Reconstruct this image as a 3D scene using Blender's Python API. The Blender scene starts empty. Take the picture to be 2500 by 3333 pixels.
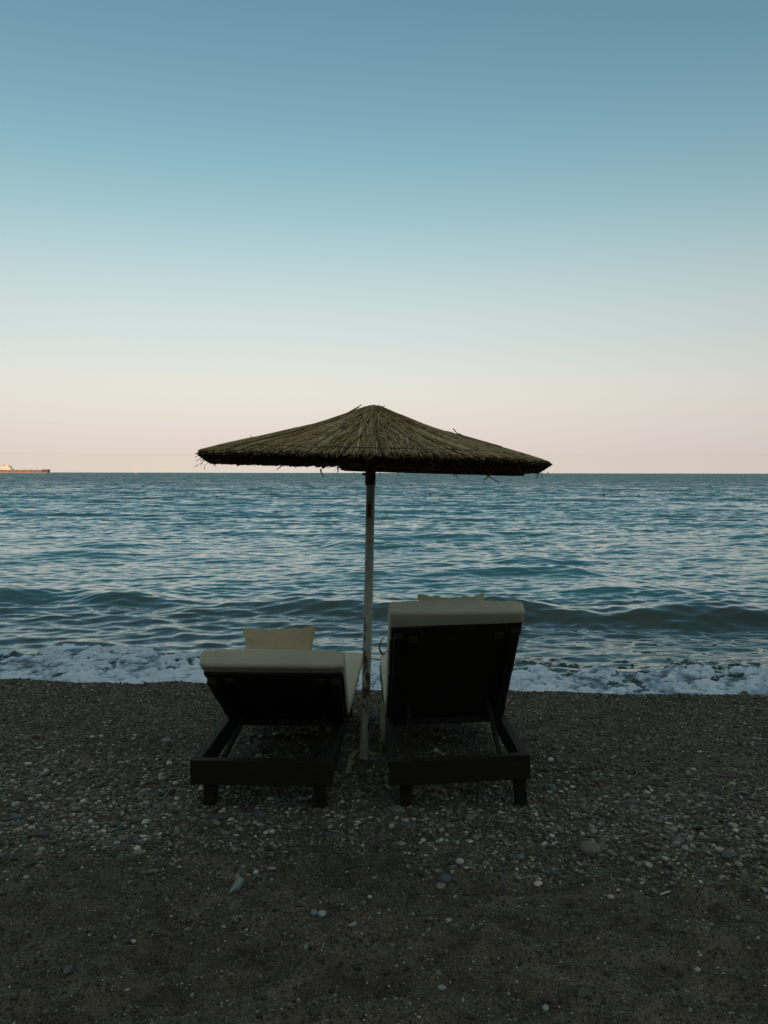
import bpy, math, random
import numpy as np
from math import radians as R, sin, cos, pi, tan, atan, sqrt
from mathutils import Vector, Matrix

random.seed(7)
rng = np.random.default_rng(11)
S = bpy.context.scene
COL = S.collection

# ------------------------------------------------------------------ camera
EYE = 1.65
FPX = 2600.0
PITCH = -2.8
cam = bpy.data.cameras.new("camera")
cam.sensor_fit = 'VERTICAL'
cam.sensor_height = 24.0
cam.lens = 24.0 * FPX / 3333.0
cam.clip_start = 0.05
cam.clip_end = 90000
camo = bpy.data.objects.new("camera", cam)
COL.objects.link(camo)
camo.matrix_world = (Matrix.Translation((0, 0, EYE)) @ Matrix.Rotation(R(90 + PITCH), 4, 'X')
                     @ Matrix.Rotation(R(0.10), 4, 'Z'))
S.camera = camo

# ------------------------------------------------------------------ sky and sun
SUN_EL = 2.5
SUN_AZ = 168.0          # sun low behind the viewer
EXPO = 1.0
SKY_STR = 0.1
S.view_settings.view_transform = 'Standard'
S.view_settings.look = 'None'
S.view_settings.exposure = EXPO
S.view_settings.gamma = 1
S.view_settings.use_curve_mapping = False
world = bpy.data.worlds.new("World")
S.world = world
world.use_nodes = True
nt = world.node_tree
sky = nt.nodes.new('ShaderNodeTexSky')
sky.sky_type = 'NISHITA'
sky.sun_disc = False
sky.sun_elevation = R(SUN_EL)
sky.sun_rotation = R(SUN_AZ)
sky.dust_density = 0.8
sky.ozone_density = 1.3
# the clear-sky model is tinted by height above the horizon: the pink dusk belt and the teal above it
NISH = [(1.2,(2.097,1.138,0.149)), (1.7,(2.362,1.431,0.240)), (2.3,(2.531,1.729,0.388)), (3,(2.614,2.004,0.587)),
        (3.8,(2.589,2.220,0.847)), (4.6,(2.491,2.343,1.084)), (5.6,(2.349,2.408,1.335)), (6.6,(2.195,2.411,1.538)),
        (7.6,(2.050,2.372,1.680)), (8.8,(1.887,2.294,1.797)), (10.2,(1.719,2.184,1.874)), (11.6,(1.572,2.066,1.902)),
        (13,(1.446,1.951,1.899)), (14.5,(1.328,1.834,1.875)), (16,(1.224,1.723,1.833)), (17.5,(1.134,1.622,1.784)),
        (19,(1.054,1.527,1.727)), (20.5,(0.984,1.440,1.669)), (22.5,(0.903,1.337,1.591)), (26,(0.783,1.177,1.455)),
        (30,(0.676,1.029,1.313)), (45,(0.424,0.664,0.905)), (60,(0.295,0.466,0.654)), (85,(0.217,0.342,0.487)),]
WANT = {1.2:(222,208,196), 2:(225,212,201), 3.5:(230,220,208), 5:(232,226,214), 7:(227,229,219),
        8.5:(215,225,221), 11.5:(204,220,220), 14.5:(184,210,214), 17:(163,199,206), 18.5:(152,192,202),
        22.5:(131,173,190), 30:(101,144,168), 45:(118,136,138), 60:(142,143,134), 85:(156,148,130)}  # unseen high sky made warmer and brighter to light the beach
def lin(c):
    c = c / 255.0
    return c / 12.92 if c <= 0.04045 else ((c + 0.055) / 1.055) ** 2.4
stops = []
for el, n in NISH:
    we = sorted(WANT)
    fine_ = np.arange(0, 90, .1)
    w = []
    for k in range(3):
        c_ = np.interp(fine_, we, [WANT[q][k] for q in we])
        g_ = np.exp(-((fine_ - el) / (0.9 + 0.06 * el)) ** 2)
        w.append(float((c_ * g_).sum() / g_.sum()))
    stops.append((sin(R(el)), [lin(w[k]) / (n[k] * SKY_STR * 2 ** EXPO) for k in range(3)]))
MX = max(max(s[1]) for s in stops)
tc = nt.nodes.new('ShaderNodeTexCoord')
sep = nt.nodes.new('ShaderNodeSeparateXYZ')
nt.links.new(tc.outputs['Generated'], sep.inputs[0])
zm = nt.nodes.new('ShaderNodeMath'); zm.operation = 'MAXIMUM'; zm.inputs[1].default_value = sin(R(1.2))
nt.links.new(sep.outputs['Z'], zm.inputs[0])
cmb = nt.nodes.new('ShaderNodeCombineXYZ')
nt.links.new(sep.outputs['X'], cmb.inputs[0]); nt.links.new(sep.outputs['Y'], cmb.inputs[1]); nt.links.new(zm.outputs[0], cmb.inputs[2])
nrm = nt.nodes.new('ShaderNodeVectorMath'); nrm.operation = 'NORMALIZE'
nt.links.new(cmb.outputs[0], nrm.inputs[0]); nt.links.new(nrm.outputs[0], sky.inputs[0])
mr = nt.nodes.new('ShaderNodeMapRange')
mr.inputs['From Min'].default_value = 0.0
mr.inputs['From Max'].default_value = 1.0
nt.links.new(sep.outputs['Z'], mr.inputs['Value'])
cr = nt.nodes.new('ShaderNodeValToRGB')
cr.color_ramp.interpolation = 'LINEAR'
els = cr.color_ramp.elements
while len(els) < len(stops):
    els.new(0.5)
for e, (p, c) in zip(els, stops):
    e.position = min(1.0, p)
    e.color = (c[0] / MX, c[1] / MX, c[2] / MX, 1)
nt.links.new(mr.outputs[0], cr.inputs[0])
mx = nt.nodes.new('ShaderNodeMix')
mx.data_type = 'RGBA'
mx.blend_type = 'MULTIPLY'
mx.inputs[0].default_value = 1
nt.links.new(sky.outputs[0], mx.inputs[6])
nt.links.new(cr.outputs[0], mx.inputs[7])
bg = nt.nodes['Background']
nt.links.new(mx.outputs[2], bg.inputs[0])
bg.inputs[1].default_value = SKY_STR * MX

sl = bpy.data.lights.new("sun", 'SUN')
sl.energy = 1.6
sl.angle = R(0.5)
sl.color = (1.0, 0.70, 0.47)
so = bpy.data.objects.new("sun", sl)
COL.objects.link(so)
az = R(SUN_AZ)
sund = Vector((sin(az) * cos(R(SUN_EL)), cos(az) * cos(R(SUN_EL)), sin(R(SUN_EL))))
so.rotation_euler = sund.to_track_quat('Z', 'Y').to_euler()

# ------------------------------------------------------------------ helpers
SEA = -0.55
CM = camo.matrix_world.copy()
def ray(px, py):
    d = Vector(((px - 1250) / FPX, -(py - 1666.5) / FPX, -1.0))
    return (CM.to_3x3() @ d)
def atY(px, py, Y):
    d = ray(px, py)
    return Vector((0, 0, EYE)) + d * (Y / d.y)
def atZ(px, py, z=0.0):
    d = ray(px, py)
    return Vector((0, 0, EYE)) + d * ((z - EYE) / d.z)

def tag(o, label=None, cat=None, group=None, kind=None):
    if label: o['label'] = label
    if cat: o['category'] = cat
    if group: o['group'] = group
    if kind: o['kind'] = kind
    return o
def empty(name, loc, rot=(0, 0, 0)):
    o = bpy.data.objects.new(name, None)
    o.empty_display_size = 0.1
    COL.objects.link(o)
    o.location = loc
    o.rotation_euler = rot
    return o
def link_mesh(name, me, mat, parent=None, smooth=False):
    if mat is not None: me.materials.append(mat)
    if smooth:
        me.polygons.foreach_set('use_smooth', np.ones(len(me.polygons), dtype=bool))
    o = bpy.data.objects.new(name, me)
    COL.objects.link(o)
    if parent: o.parent = parent
    return o
def np_mesh(name, co, faces):
    """co (n,3); faces (m,k) int array with k = 3 or 4"""
    me = bpy.data.meshes.new(name)
    co = np.ascontiguousarray(co, dtype=np.float32)
    faces = np.ascontiguousarray(faces, dtype=np.int32)
    m, k = faces.shape
    me.vertices.add(len(co)); me.vertices.foreach_set('co', co.ravel())
    me.loops.add(m * k); me.loops.foreach_set('vertex_index', faces.ravel())
    me.polygons.add(m)
    me.polygons.foreach_set('loop_start', np.arange(0, m * k, k, dtype=np.int32))
    me.polygons.foreach_set('loop_total', np.full(m, k, dtype=np.int32))
    me.update(calc_edges=True)
    return me
def grid_faces(nr, nc):
    i = np.arange(nr - 1)[:, None] * nc + np.arange(nc - 1)[None, :]
    i = i.ravel()
    return np.stack([i, i + 1, i + nc + 1, i + nc], 1)

class MB:
    def __init__(s): s.v = []; s.f = []
    def add(s, vs, fs):
        b = len(s.v); s.v += [tuple(v) for v in vs]; s.f += [tuple(b + i for i in f) for f in fs]
    def beam(s, p0, p1, w, h, up=(0, 0, 1), taper=1.0):
        """box from p0 to p1, w across, h along up"""
        p0, p1 = Vector(p0), Vector(p1)
        d = (p1 - p0).normalized()
        side = d.cross(Vector(up)).normalized()
        u = side.cross(d).normalized()
        vs = []
        for p, k in ((p0, 1.0), (p1, taper)):
            for a, b in ((-1, -1), (1, -1), (1, 1), (-1, 1)):
                vs.append(p + side * (a * w * k / 2) + u * (b * h * k / 2))
        s.add(vs, [(0, 1, 2, 3), (7, 6, 5, 4), (0, 4, 5, 1), (1, 5, 6, 2), (2, 6, 7, 3), (3, 7, 4, 0)])
    def tube(s, pts, rad, n=12, cap=True):
        pts = [Vector(p) for p in pts]
        if not hasattr(rad, '__len__'): rad = [rad] * len(pts)
        rings = []
        for i, p in enumerate(pts):
            a = pts[max(i - 1, 0)]; b = pts[min(i + 1, len(pts) - 1)]
            d = (b - a).normalized()
            ref = Vector((0, 0, 1)) if abs(d.z) < 0.9 else Vector((1, 0, 0))
            x = d.cross(ref).normalized(); y = d.cross(x)
            rings.append([p + (x * cos(2 * pi * k / n) + y * sin(2 * pi * k / n)) * rad[i] for k in range(n)])
        vs = [v for r in rings for v in r]
        fs = []
        for i in range(len(pts) - 1):
            for k in range(n):
                fs.append((i * n + k, i * n + (k + 1) % n, (i + 1) * n + (k + 1) % n, (i + 1) * n + k))
        if cap:
            fs.append(tuple(range(n - 1, -1, -1)))
            fs.append(tuple((len(pts) - 1) * n + k for k in range(n)))
        s.add(vs, fs)
    def build(s, name, mat, parent=None, bevel=0, smooth=False):
        me = bpy.data.meshes.new(name)
        me.from_pydata(s.v, [], s.f)
        me.update()
        o = link_mesh(name, me, mat, parent, smooth)
        if bevel:
            b = o.modifiers.new('bevel', 'BEVEL'); b.width = bevel; b.segments = 2; b.limit_method = 'ANGLE'
        return o

# value noise in numpy
def _h(ix, iy, seed):
    n = (ix.astype(np.int64) * 374761393 + iy.astype(np.int64) * 668265263 + seed * 974634777) & 0x7fffffff
    n = ((n ^ (n >> 13)) * 1274126177) & 0x7fffffff
    n = (n ^ (n >> 16)) & 0xffff
    return n / 65535.0
def vnoise(x, y, seed=0):
    ix = np.floor(x); iy = np.floor(y)
    fx = x - ix; fy = y - iy
    fx = fx * fx * fx * (fx * (fx * 6 - 15) + 10); fy = fy * fy * fy * (fy * (fy * 6 - 15) + 10)
    a = _h(ix, iy, seed); b = _h(ix + 1, iy, seed); c = _h(ix, iy + 1, seed); d = _h(ix + 1, iy + 1, seed)
    return (a * (1 - fx) + b * fx) * (1 - fy) + (c * (1 - fx) + d * fx) * fy
def fbm(x, y, seed=0, o=4, g=0.5):
    s = 0; a = 1; t = 0
    for k in range(o):
        c, sn = cos(0.6 * k), sin(0.6 * k)
        s = s + a * vnoise((x * c - y * sn) * 2 ** k + 17.3 * k, (x * sn + y * c) * 2 ** k + 5.1 * k, seed + k)
        t += a; a *= g
    return s / t            # 0..1
def sst(a, b, x):
    t = np.clip((x - a) / (b - a), 0, 1)
    return t * t * (3 - 2 * t)

# ------------------------------------------------------------------ materials
def mat(name, color, rough=0.7, spec=0.5):
    m = bpy.data.materials.new(name); m.use_nodes = True
    p = m.node_tree.nodes['Principled BSDF']
    p.inputs['Base Color'].default_value = (*color, 1)
    p.inputs['Roughness'].default_value = rough
    p.inputs['Specular IOR Level'].default_value = spec
    return m
def N(m, t, **kw):
    n = m.node_tree.nodes.new(t)
    for k, v in kw.items():
        if k in n.inputs: n.inputs[k].default_value = v
        else: setattr(n, k, v)
    return n
def L(m, a, b): m.node_tree.links.new(a, b)
def P(m): return m.node_tree.nodes['Principled BSDF']
def ramp(m, src, stops, interp='LINEAR'):
    r = N(m, 'ShaderNodeValToRGB')
    e = r.color_ramp.elements
    r.color_ramp.interpolation = interp
    while len(e) < len(stops): e.new(0.5)
    for k, (p, c) in zip(e, stops):
        k.position = p; k.color = (*c, 1) if len(c) == 3 else c
    L(m, src, r.inputs[0])
    return r
def noise(m, scale, detail=4, rough=0.5, sc3=None):
    t = N(m, 'ShaderNodeTexCoord')
    n = N(m, 'ShaderNodeTexNoise', Scale=scale, Detail=detail, Roughness=rough)
    if sc3:
        mp = N(m, 'ShaderNodeMapping'); mp.inputs['Scale'].default_value = sc3
        L(m, t.outputs['Object'], mp.inputs[0]); L(m, mp.outputs[0], n.inputs['Vector'])
    else: L(m, t.outputs['Object'], n.inputs['Vector'])
    return n
def bump(m, src, dist, strength=1.0, base=None):
    b = N(m, 'ShaderNodeBump'); b.inputs['Distance'].default_value = dist; b.inputs['Strength'].default_value = strength
    L(m, src, b.inputs['Height'])
    if base is not None: L(m, base.outputs[0], b.inputs['Normal'])
    return b
def mixc(m, fac, a, b, bt='MIX'):
    x = N(m, 'ShaderNodeMix'); x.data_type = 'RGBA'; x.blend_type = bt
    if isinstance(fac, (int, float)): x.inputs[0].default_value = fac
    else: L(m, fac, x.inputs[0])
    for s, i in ((a, 6), (b, 7)):
        if isinstance(s, tuple): x.inputs[i].default_value = (*s, 1)
        else: L(m, s, x.inputs[i])
    return x

# wood
M_wood = mat('dark_stained_wood', (0.02, 0.017, 0.013), 0.7, 0.35)
n = noise(M_wood, 9, 5, 0.6, (1, 12, 12))
r = ramp(M_wood, n.outputs[0], [(0.3, (0.011, 0.009, 0.0065)), (0.7, (0.028, 0.023, 0.017))])
P(M_wood).inputs['Specular IOR Level'].default_value = 0.18
L(M_wood, r.outputs[0], P(M_wood).inputs['Base Color'])
b = bump(M_wood, n.outputs[0], 0.002, 0.6); L(M_wood, b.outputs[0], P(M_wood).inputs['Normal'])
# canvas
def canvas(name, c, v=0.12):
    m = mat(name, c, 0.92, 0.2)
    n1 = noise(m, 6, 5, 0.6)
    r = ramp(m, n1.outputs[0], [(0.3, tuple(x * (1 - v) for x in c)), (0.7, tuple(min(1, x * (1 + v * .6)) for x in c))])
    L(m, r.outputs[0], P(m).inputs['Base Color'])
    n2 = noise(m, 600, 2, 0.5)
    b1 = bump(m, n1.outputs[0], 0.006, 0.5)
    b2 = bump(m, n2.outputs[0], 0.0008, 0.6, b1)
    L(m, b2.outputs[0], P(m).inputs['Normal'])
    return m
M_canvas = canvas('cream_canvas', (0.57, 0.515, 0.385))
M_pillow = canvas('pillow_canvas', (0.56, 0.46, 0.28))
M_strap = canvas('strap_webbing', (0.33, 0.29, 0.19))
M_metal = mat('bracket_metal', (0.10, 0.10, 0.09), 0.5); P(M_metal).inputs['Metallic'].default_value = 0.6
M_collar = mat('collar_metal', (0.03, 0.028, 0.026), 0.6)
# pole paint with rust
M_pole = mat('chipped_white_paint', (0.45, 0.47, 0.41), 0.5)
na = noise(M_pole, 16, 6, 0.62, (1, 1, 0.38))
nb = noise(M_pole, 1.6, 2, 0.5, (0.2, 0.2, 1))
tcp = N(M_pole, 'ShaderNodeTexCoord'); sp = N(M_pole, 'ShaderNodeSeparateXYZ'); L(M_pole, tcp.outputs['Object'], sp.inputs[0])
hm = ramp(M_pole, sp.outputs[2], [(0.0, (0, 0, 0)), (0.10, (0.05,)*3), (0.22, (.125,)*3), (0.6, (0.12,)*3), (0.9, (0.09,)*3), (1.0, (0.02,)*3)])
ad = N(M_pole, 'ShaderNodeMath', operation='ADD'); L(M_pole, na.outputs[0], ad.inputs[0]); L(M_pole, hm.outputs[0], ad.inputs[1])
rm = ramp(M_pole, ad.outputs[0], [(0.63, (0, 0, 0)), (0.66, (1, 1, 1))])
rc = ramp(M_pole, noise(M_pole, 90, 3).outputs[0], [(0.35, (0.035, 0.018, 0.010)), (0.7, (0.17, 0.075, 0.03))])
pc = ramp(M_pole, noise(M_pole, 25, 4).outputs[0], [(0.3, (0.26, 0.27, 0.22)), (0.65, (0.42, 0.43, 0.36))])
mxp = mixc(M_pole, rm.outputs[0], pc.outputs[0], rc.outputs[0])
L(M_pole, mxp.outputs[2], P(M_pole).inputs['Base Color'])
b = bump(M_pole, rm.outputs[0], -0.0015, 0.8); L(M_pole, b.outputs[0], P(M_pole).inputs['Normal'])
# reeds
def reed_mat(name, stops):
    m = mat(name, (0.1, 0.08, 0.05), 0.75, 0.3)
    g = N(m, 'ShaderNodeNewGeometry')
    r = ramp(m, g.outputs['Random Per Island'], stops)
    n1 = noise(m, 40, 3)
    r2 = ramp(m, n1.outputs[0], [(0.3, (0.60, 0.55, 0.45)), (0.7, (1.28, 1.14, 0.92))])
    x = mixc(m, 1.0, r.outputs[0], r2.outputs[0], 'MULTIPLY')
    L(m, x.outputs[2], P(m).inputs['Base Color'])
    return m
M_reed = reed_mat('weathered_reed', [(0.0, (0.06, 0.040, 0.018)), (0.2, (0.20, 0.13, 0.05)), (0.45, (0.40, 0.28, 0.13)),
                  (0.7, (0.38, 0.33, 0.24)), (0.9, (0.56, 0.52, 0.40)), (1.0, (0.72, 0.62, 0.40))])
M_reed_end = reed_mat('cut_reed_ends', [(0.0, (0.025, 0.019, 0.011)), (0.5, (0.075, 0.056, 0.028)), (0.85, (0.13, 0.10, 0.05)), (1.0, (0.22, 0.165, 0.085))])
M_under = mat('thatch_base', (0.04, 0.03, 0.018), 0.9)
M_wire = mat('dark_wire', (0.03, 0.03, 0.028), 0.5)

# beach sand
M_beach = mat('coarse_dark_sand', (0.06, 0.055, 0.045), 0.9, 0.25)
n1 = noise(M_beach, 1.7, 6, 0.6)
n2 = noise(M_beach, 160, 3, 0.7)
v3 = N(M_beach, 'ShaderNodeTexVoronoi', Scale=230.0)
t3 = N(M_beach, 'ShaderNodeTexCoord'); L(M_beach, t3.outputs['Object'], v3.inputs['Vector'])
r1 = ramp(M_beach, n1.outputs[0], [(0.3, (0.085, 0.075, 0.055)), (0.7, (0.185, 0.160, 0.118))])
r3 = ramp(M_beach, v3.outputs['Color'], [(0.1, (0.45, 0.45, 0.45)), (0.6, (1.1, 1.1, 1.1)), (0.93, (1.5, 1.5, 1.5)), (1.0, (3.2, 3.3, 3.3))])
n5 = noise(M_beach, 7.5, 4, 0.6, (1, 1.6, 1))
r5 = ramp(M_beach, n5.outputs[0], [(0.36, (0.62, 0.62, 0.62)), (0.62, (1.2, 1.2, 1.2))])
x5 = mixc(M_beach, 1.0, r1.outputs[0], r5.outputs[0], 'MULTIPLY')
x = mixc(M_beach, 1.0, x5.outputs[2], r3.outputs[0], 'MULTIPLY')
L(M_beach, x.outputs[2], P(M_beach).inputs['Base Color'])
bb = bump(M_beach, v3.outputs['Distance'], -0.004, 0.9)
bb2 = bump(M_beach, n2.outputs[0], 0.004, 0.8, bb)
L(M_beach, bb2.outputs[0], P(M_beach).inputs['Normal'])
# pebbles
def pebble_mat(name, stops, rough=0.65):
    m = mat(name, (0.08, 0.08, 0.08), rough, 0.35)
    g = N(m, 'ShaderNodeNewGeometry')
    r = ramp(m, g.outputs['Random Per Island'], stops)
    n1 = noise(m, 70, 4, 0.6)
    r2 = ramp(m, n1.outputs[0], [(0.3, (0.66, 0.63, 0.56)), (0.7, (1.10, 1.06, 0.96))])
    x = mixc(m, 1.0, r.outputs[0], r2.outputs[0], 'MULTIPLY')
    L(m, x.outputs[2], P(m).inputs['Base Color'])
    return m
M_peb = pebble_mat('mixed_pebbles', [(0.0, (0.045, 0.040, 0.030)), (0.22, (0.09, 0.083, 0.066)), (0.40, (0.10, 0.12, 0.11)),
                   (0.53, (0.15, 0.14, 0.115)), (0.64, (0.12, 0.155, 0.17)), (0.76, (0.21, 0.23, 0.205)),
                   (0.86, (0.30, 0.28, 0.23)), (0.94, (0.42, 0.44, 0.40)), (1.0, (0.70, 0.70, 0.62))])
M_grav = pebble_mat('dark_gravel', [(0.0, (0.030, 0.026, 0.019)), (0.4, (0.070, 0.062, 0.046)), (0.65, (0.095, 0.092, 0.074)),
                   (0.82, (0.16, 0.15, 0.12)), (0.94, (0.26, 0.26, 0.22)), (1.0, (0.65, 0.64, 0.56))])
def stone_mat(name, c):
    m = mat(name, c, 0.7, 0.3)
    n1 = noise(m, 45, 5, 0.65)
    r = ramp(m, n1.outputs[0], [(0.3, tuple(v * 0.72 for v in c)), (0.7, tuple(v * 1.2 for v in c))])
    L(m, r.outputs[0], P(m).inputs['Base Color'])
    b = bump(m, n1.outputs[0], 0.002, 0.6); L(m, b.outputs[0], P(m).inputs['Normal'])
    return m

# ------------------------------------------------------------------ beach
def crestY(X): return 6.72 - 0.085 * X + 0.24 * (vnoise(X * 0.9 + 3.3, X * 0 + 1.5, 5) - .5) + 0.10 * (vnoise(X * 3.1, X * 0 + .5, 6) - .5)
def ground(X, Y):
    c = crestY(X)
    base = -0.20 * sst(4.6, c, Y)
    over = np.maximum(Y - c, 0)
    drop = 0.40 * (np.sqrt(over ** 2 + 0.01) - 0.1)
    drop = np.where(over > 0, drop, 0)
    far = np.maximum(Y - 14, 0)
    z = base - np.minimum(drop, 3.0) - np.minimum(far * 0.02, 20)
    near = np.exp(-(np.maximum(np.abs(X) - 5, 0) / 4) ** 2)
    und = (fbm(X * 1.6, Y * 2.2, 21, 3) - .5) * 0.07 + (fbm(X * 5.5, Y * 8, 31, 3) - .5) * 0.075
    lump = sst(3.9, 3.0, Y)
    z = z + und * (0.35 + 1.05 * lump) * near
    z = z + (fbm(X * 28, Y * 34, 41, 2) - .5) * 0.007 * near
    z = z + 0.02 * np.exp(-((X + .12) ** 2 + (Y - 4.5) ** 2) / 0.03)
    for lx, ly in ((-.875, 3.93), (-.325, 3.95), (.12, 3.97), (.65, 3.96)):
        z = z + 0.008 * np.exp(-(((X - lx) ** 2 + (Y - ly) ** 2 - .006) ** 2) / 0.0002)
    z = z - 0.022 * np.exp(-(X / 1.5) ** 4 - ((Y - 4.0) / .5) ** 2)
    back = np.maximum(-Y - 6, 0)
    z = z + np.minimum(back * 0.05, 4)
    return z
def axis(lo, hi, step, lo_far, hi_far, g=1.12):
    a = list(np.arange(lo, hi + 1e-6, step))
    s = step; x = hi
    while x < hi_far: s *= g; x += s; a.append(x)
    s = step; x = lo; pre = []
    while x > lo_far: s *= g; x -= s; pre.append(x)
    return np.array(pre[::-1] + a)
ax = axis(-4.6, 4.6, 0.0135, -900, 900)
ay = axis(1.6, 8.3, 0.0135, -420, 60)
GX, GY = np.meshgrid(ax, ay)
GZ = ground(GX, GY)
me = np_mesh('beach', np.stack([GX.ravel(), GY.ravel(), GZ.ravel()], 1), grid_faces(len(ay), len(ax)))
beach = link_mesh('beach', me, M_beach, smooth=True)
tag(beach, 'dark coarse sand and shingle beach sloping to the sea', None, None, 'structure')

# hills behind the viewer keep the beach in shade while the far sea still has sun
hx = np.linspace(-900, 900, 140); hy = np.linspace(-420, -50, 50)
HX, HY = np.meshgrid(hx, hy)
HZ = (3 + 62 * np.exp(-((HY + 190) / 75) ** 2) * (0.75 + 0.5 * fbm(HX / 140, HY / 140, 61, 4)) * sst(900, 500, np.abs(HX))
      + 6 * (fbm(HX / 18, HY / 18, 71, 3) - .5)) - 3 * sst(-80, -50, HY)
me = np_mesh('hills', np.stack([HX.ravel(), HY.ravel(), HZ.ravel()], 1), grid_faces(50, 140))
M_hill = mat('scrub_hillside', (0.05, 0.055, 0.03), 0.95)
r = ramp(M_hill, noise(M_hill, 0.08, 6, 0.65).outputs[0], [(0.35, (0.035, 0.045, 0.022)), (0.65, (0.11, 0.095, 0.06))])
L(M_hill, r.outputs[0], P(M_hill).inputs['Base Color'])
tag(link_mesh('hills', me, M_hill, smooth=True), 'scrubby hills standing behind the beach', None, None, 'structure')

# ------------------------------------------------------------------ sea
Y0, Y1, NR = 7.2, 420.0, 1300
t = np.linspace(1 / Y0, 1 / Y1, NR)
rows = list(1 / t)
s = rows[-1] - rows[-2]; yy = rows[-1]
while yy < 70000: s *= 1.22; yy += s; rows.append(yy)
rows = np.array(rows)
NC = 1060
u = np.linspace(-1, 1, NC)
SY = np.repeat(rows[:, None], NC, 1)
SX = (0.5 * u + 0.5 * u ** 3)[None, :] * (1.7 * SY + 8.0)
dY = np.gradient(rows)[:, None] * np.ones((1, NC))
dX = (1.7 * SY + 8) * (0.5 + 1.5 * u[None, :] ** 2) * 2 / NC
zz = np.zeros_like(SX); ox = np.zeros_like(SX); oy = np.zeros_like(SX)
shore = sst(8.6, 13.0, SY)
NW = 84
lams = np.exp(np.linspace(math.log(0.16), math.log(7.0), NW))
for i, lam in enumerate(lams):
    spread = 0.62 if lam < 1.0 else 0.42
    th = rng.normal(0, spread) * 0.8
    kx, ky = sin(th), -cos(th)
    k = 2 * pi / lam
    sl_ = 0.205 * sqrt(2.0 / NW) * (1.6 if 0.18 < lam < 0.7 else (0.95 if lam < 1.6 else 0.50))
    amp = sl_ / k
    if lam > 3: amp *= 0.8
    eff = np.maximum(dY * abs(ky), dX * abs(kx))
    fade = sst(1.0, 2.6, lam / np.maximum(eff, 1e-6))
    patch = 0.35 + 1.3 * vnoise(SX / (4 + lam * 2) + i * 3.7, SY / (5 + lam * 3) + i, 100 + i % 7)
    A = amp * fade * patch * ((0.75 if lam < .8 else .4) + (0.25 if lam < .8 else .6) * shore) * (0.62 - 0.14 * sst(13.5, 16, SY) + 0.60 * sst(20, 44, SY))
    ph = k * (kx * SX + ky * SY) + rng.uniform(0, 2 * pi)
    zz += A * np.cos(ph)
    ox -= A * kx * np.sin(ph) * 0.75
    oy -= A * ky * np.sin(ph) * 0.75
# swell lines that build towards the shore
def ridge(yc, hgt, back, front, env):
    d = SY - yc
    return hgt * env * np.where(d > 0, np.exp(-(d / back) ** 2), np.exp(-(d / front) ** 2))
def wob(seed, sc, amp): return amp * (fbm(SX / sc + seed, SX * 0 + seed, seed, 3) - .5)
X = SX
cb = 12.5 - 0.12 * X + wob(3, 2.4, 1.7)
zz += ridge(cb, 0.27, 1.0, 0.50, (0.22 + 0.60 * vnoise(X / 1.1, X * 0 + 8, 83)) * sst(1.8, 0.2, X) + (0.55 + 0.65 * vnoise(X / 1.5, X * 0 + 4, 85)) * sst(0.2, 1.8, X))
zz += ridge(cb - 1.25 + wob(23, 1.4, .6), 0.07, 0.5, 0.30, sst(1.0, -1.5, X) * (0.3 + 0.9 * vnoise(X / 1.5, X * 0, 77)))
for j, (yc, hgt, sc) in enumerate([(14.6, 0.08, 2.0), (17.3, 0.15, 2.4), (20.3, 0.13, 3.0), (23.5, 0.13, 3.6), (28, .14, 4.4),
                                   (34, 0.13, 7), (42, .14, 9), (52, .16, 11), (66, .18, 14), (84, .2, 18), (110, .24, 24)]):
    env = sst(0.42, 0.75, fbm(X / (sc * 1.1) + 5 * j, X * 0 + j * 1.7, 200 + j, 2))
    zz += ridge(yc + wob(31 + j, sc * 1.4, sc * 0.55), hgt, 0.085 * yc ** 0.85, 0.045 * yc ** 0.85, env)
# run-up and foam
fb = 8.62 - 0.085 * np.clip(X, -6, 6) + wob(51, 1.6, 0.7)           # back edge of the foam
bore = np.where(SY > fb, np.exp(-((SY - fb) / 0.30) ** 2), np.exp(-((SY - fb) / 0.7) ** 2))
zz += 0.13 * bore * (0.6 + 0.6 * vnoise(X * 0.8, X * 0 + 3, 91))
edge = fb - SY
n1 = fbm(X * 2.6, SY * 2.6, 301, 4)
n2 = fbm(X * 7.5, SY * 7.5, 311, 4)
def worley(x, y, seed):
    ix, iy = np.floor(x), np.floor(y); d1 = np.full(x.shape, 9.0)
    for a in (-1, 0, 1):
        for b in (-1, 0, 1):
            jx = ix + a; jy = iy + b
            px_ = jx + _h(jx, jy, seed); py_ = jy + _h(jx, jy, seed + 9)
            d1 = np.minimum(d1, (px_ - x) ** 2 + (py_ - y) ** 2)
    return np.sqrt(d1)
kk = rows < 13.5
bil = np.zeros_like(SX)
wx = X[kk] + 0.12 * n2[kk]; wy = SY[kk] + 0.12 * n1[kk]
w1 = np.clip(1 - worley(wx * 4.2, wy * 5.0, 331) ** 2 * 1.3, 0, 1)
w2 = np.clip(1 - worley(wx * 10.5, wy * 12.5, 341) ** 2 * 1.3, 0, 1)
w3 = np.clip(1 - worley(wx * 24, wy * 28, 351) ** 2 * 1.3, 0, 1)
bil[kk] = (0.42 * w1 ** .7 + 0.33 * w2 ** .7 + 0.25 * w3) * (0.65 + 0.7 * n1[kk])
foam = sst(-0.10, 0.16, edge + (n1 - .5) * 0.9)
foam *= 1 - 0.85 * sst(0.50, 0.62, n2) * (0.55 + 0.45 * sst(1.5, 0.2, edge))
lace = sst(0.54, 0.63, n2) * sst(0.48, 0.62, n1) * sst(-1.5, -0.1, edge) * 0.55
foam = np.clip(np.maximum(foam, lace * (SY < 12.5)), 0, 1)
lump = foam * (0.070 * bil + 0.06 * (n2 - .5) + 0.05 * n1)
foam = foam * (0.72 + 0.42 * sst(0.30, 0.62, bil))
foam = np.clip(foam, 0, 1)
lump *= sst(9.9, 9.4, SY) 
zz += lump
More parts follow.
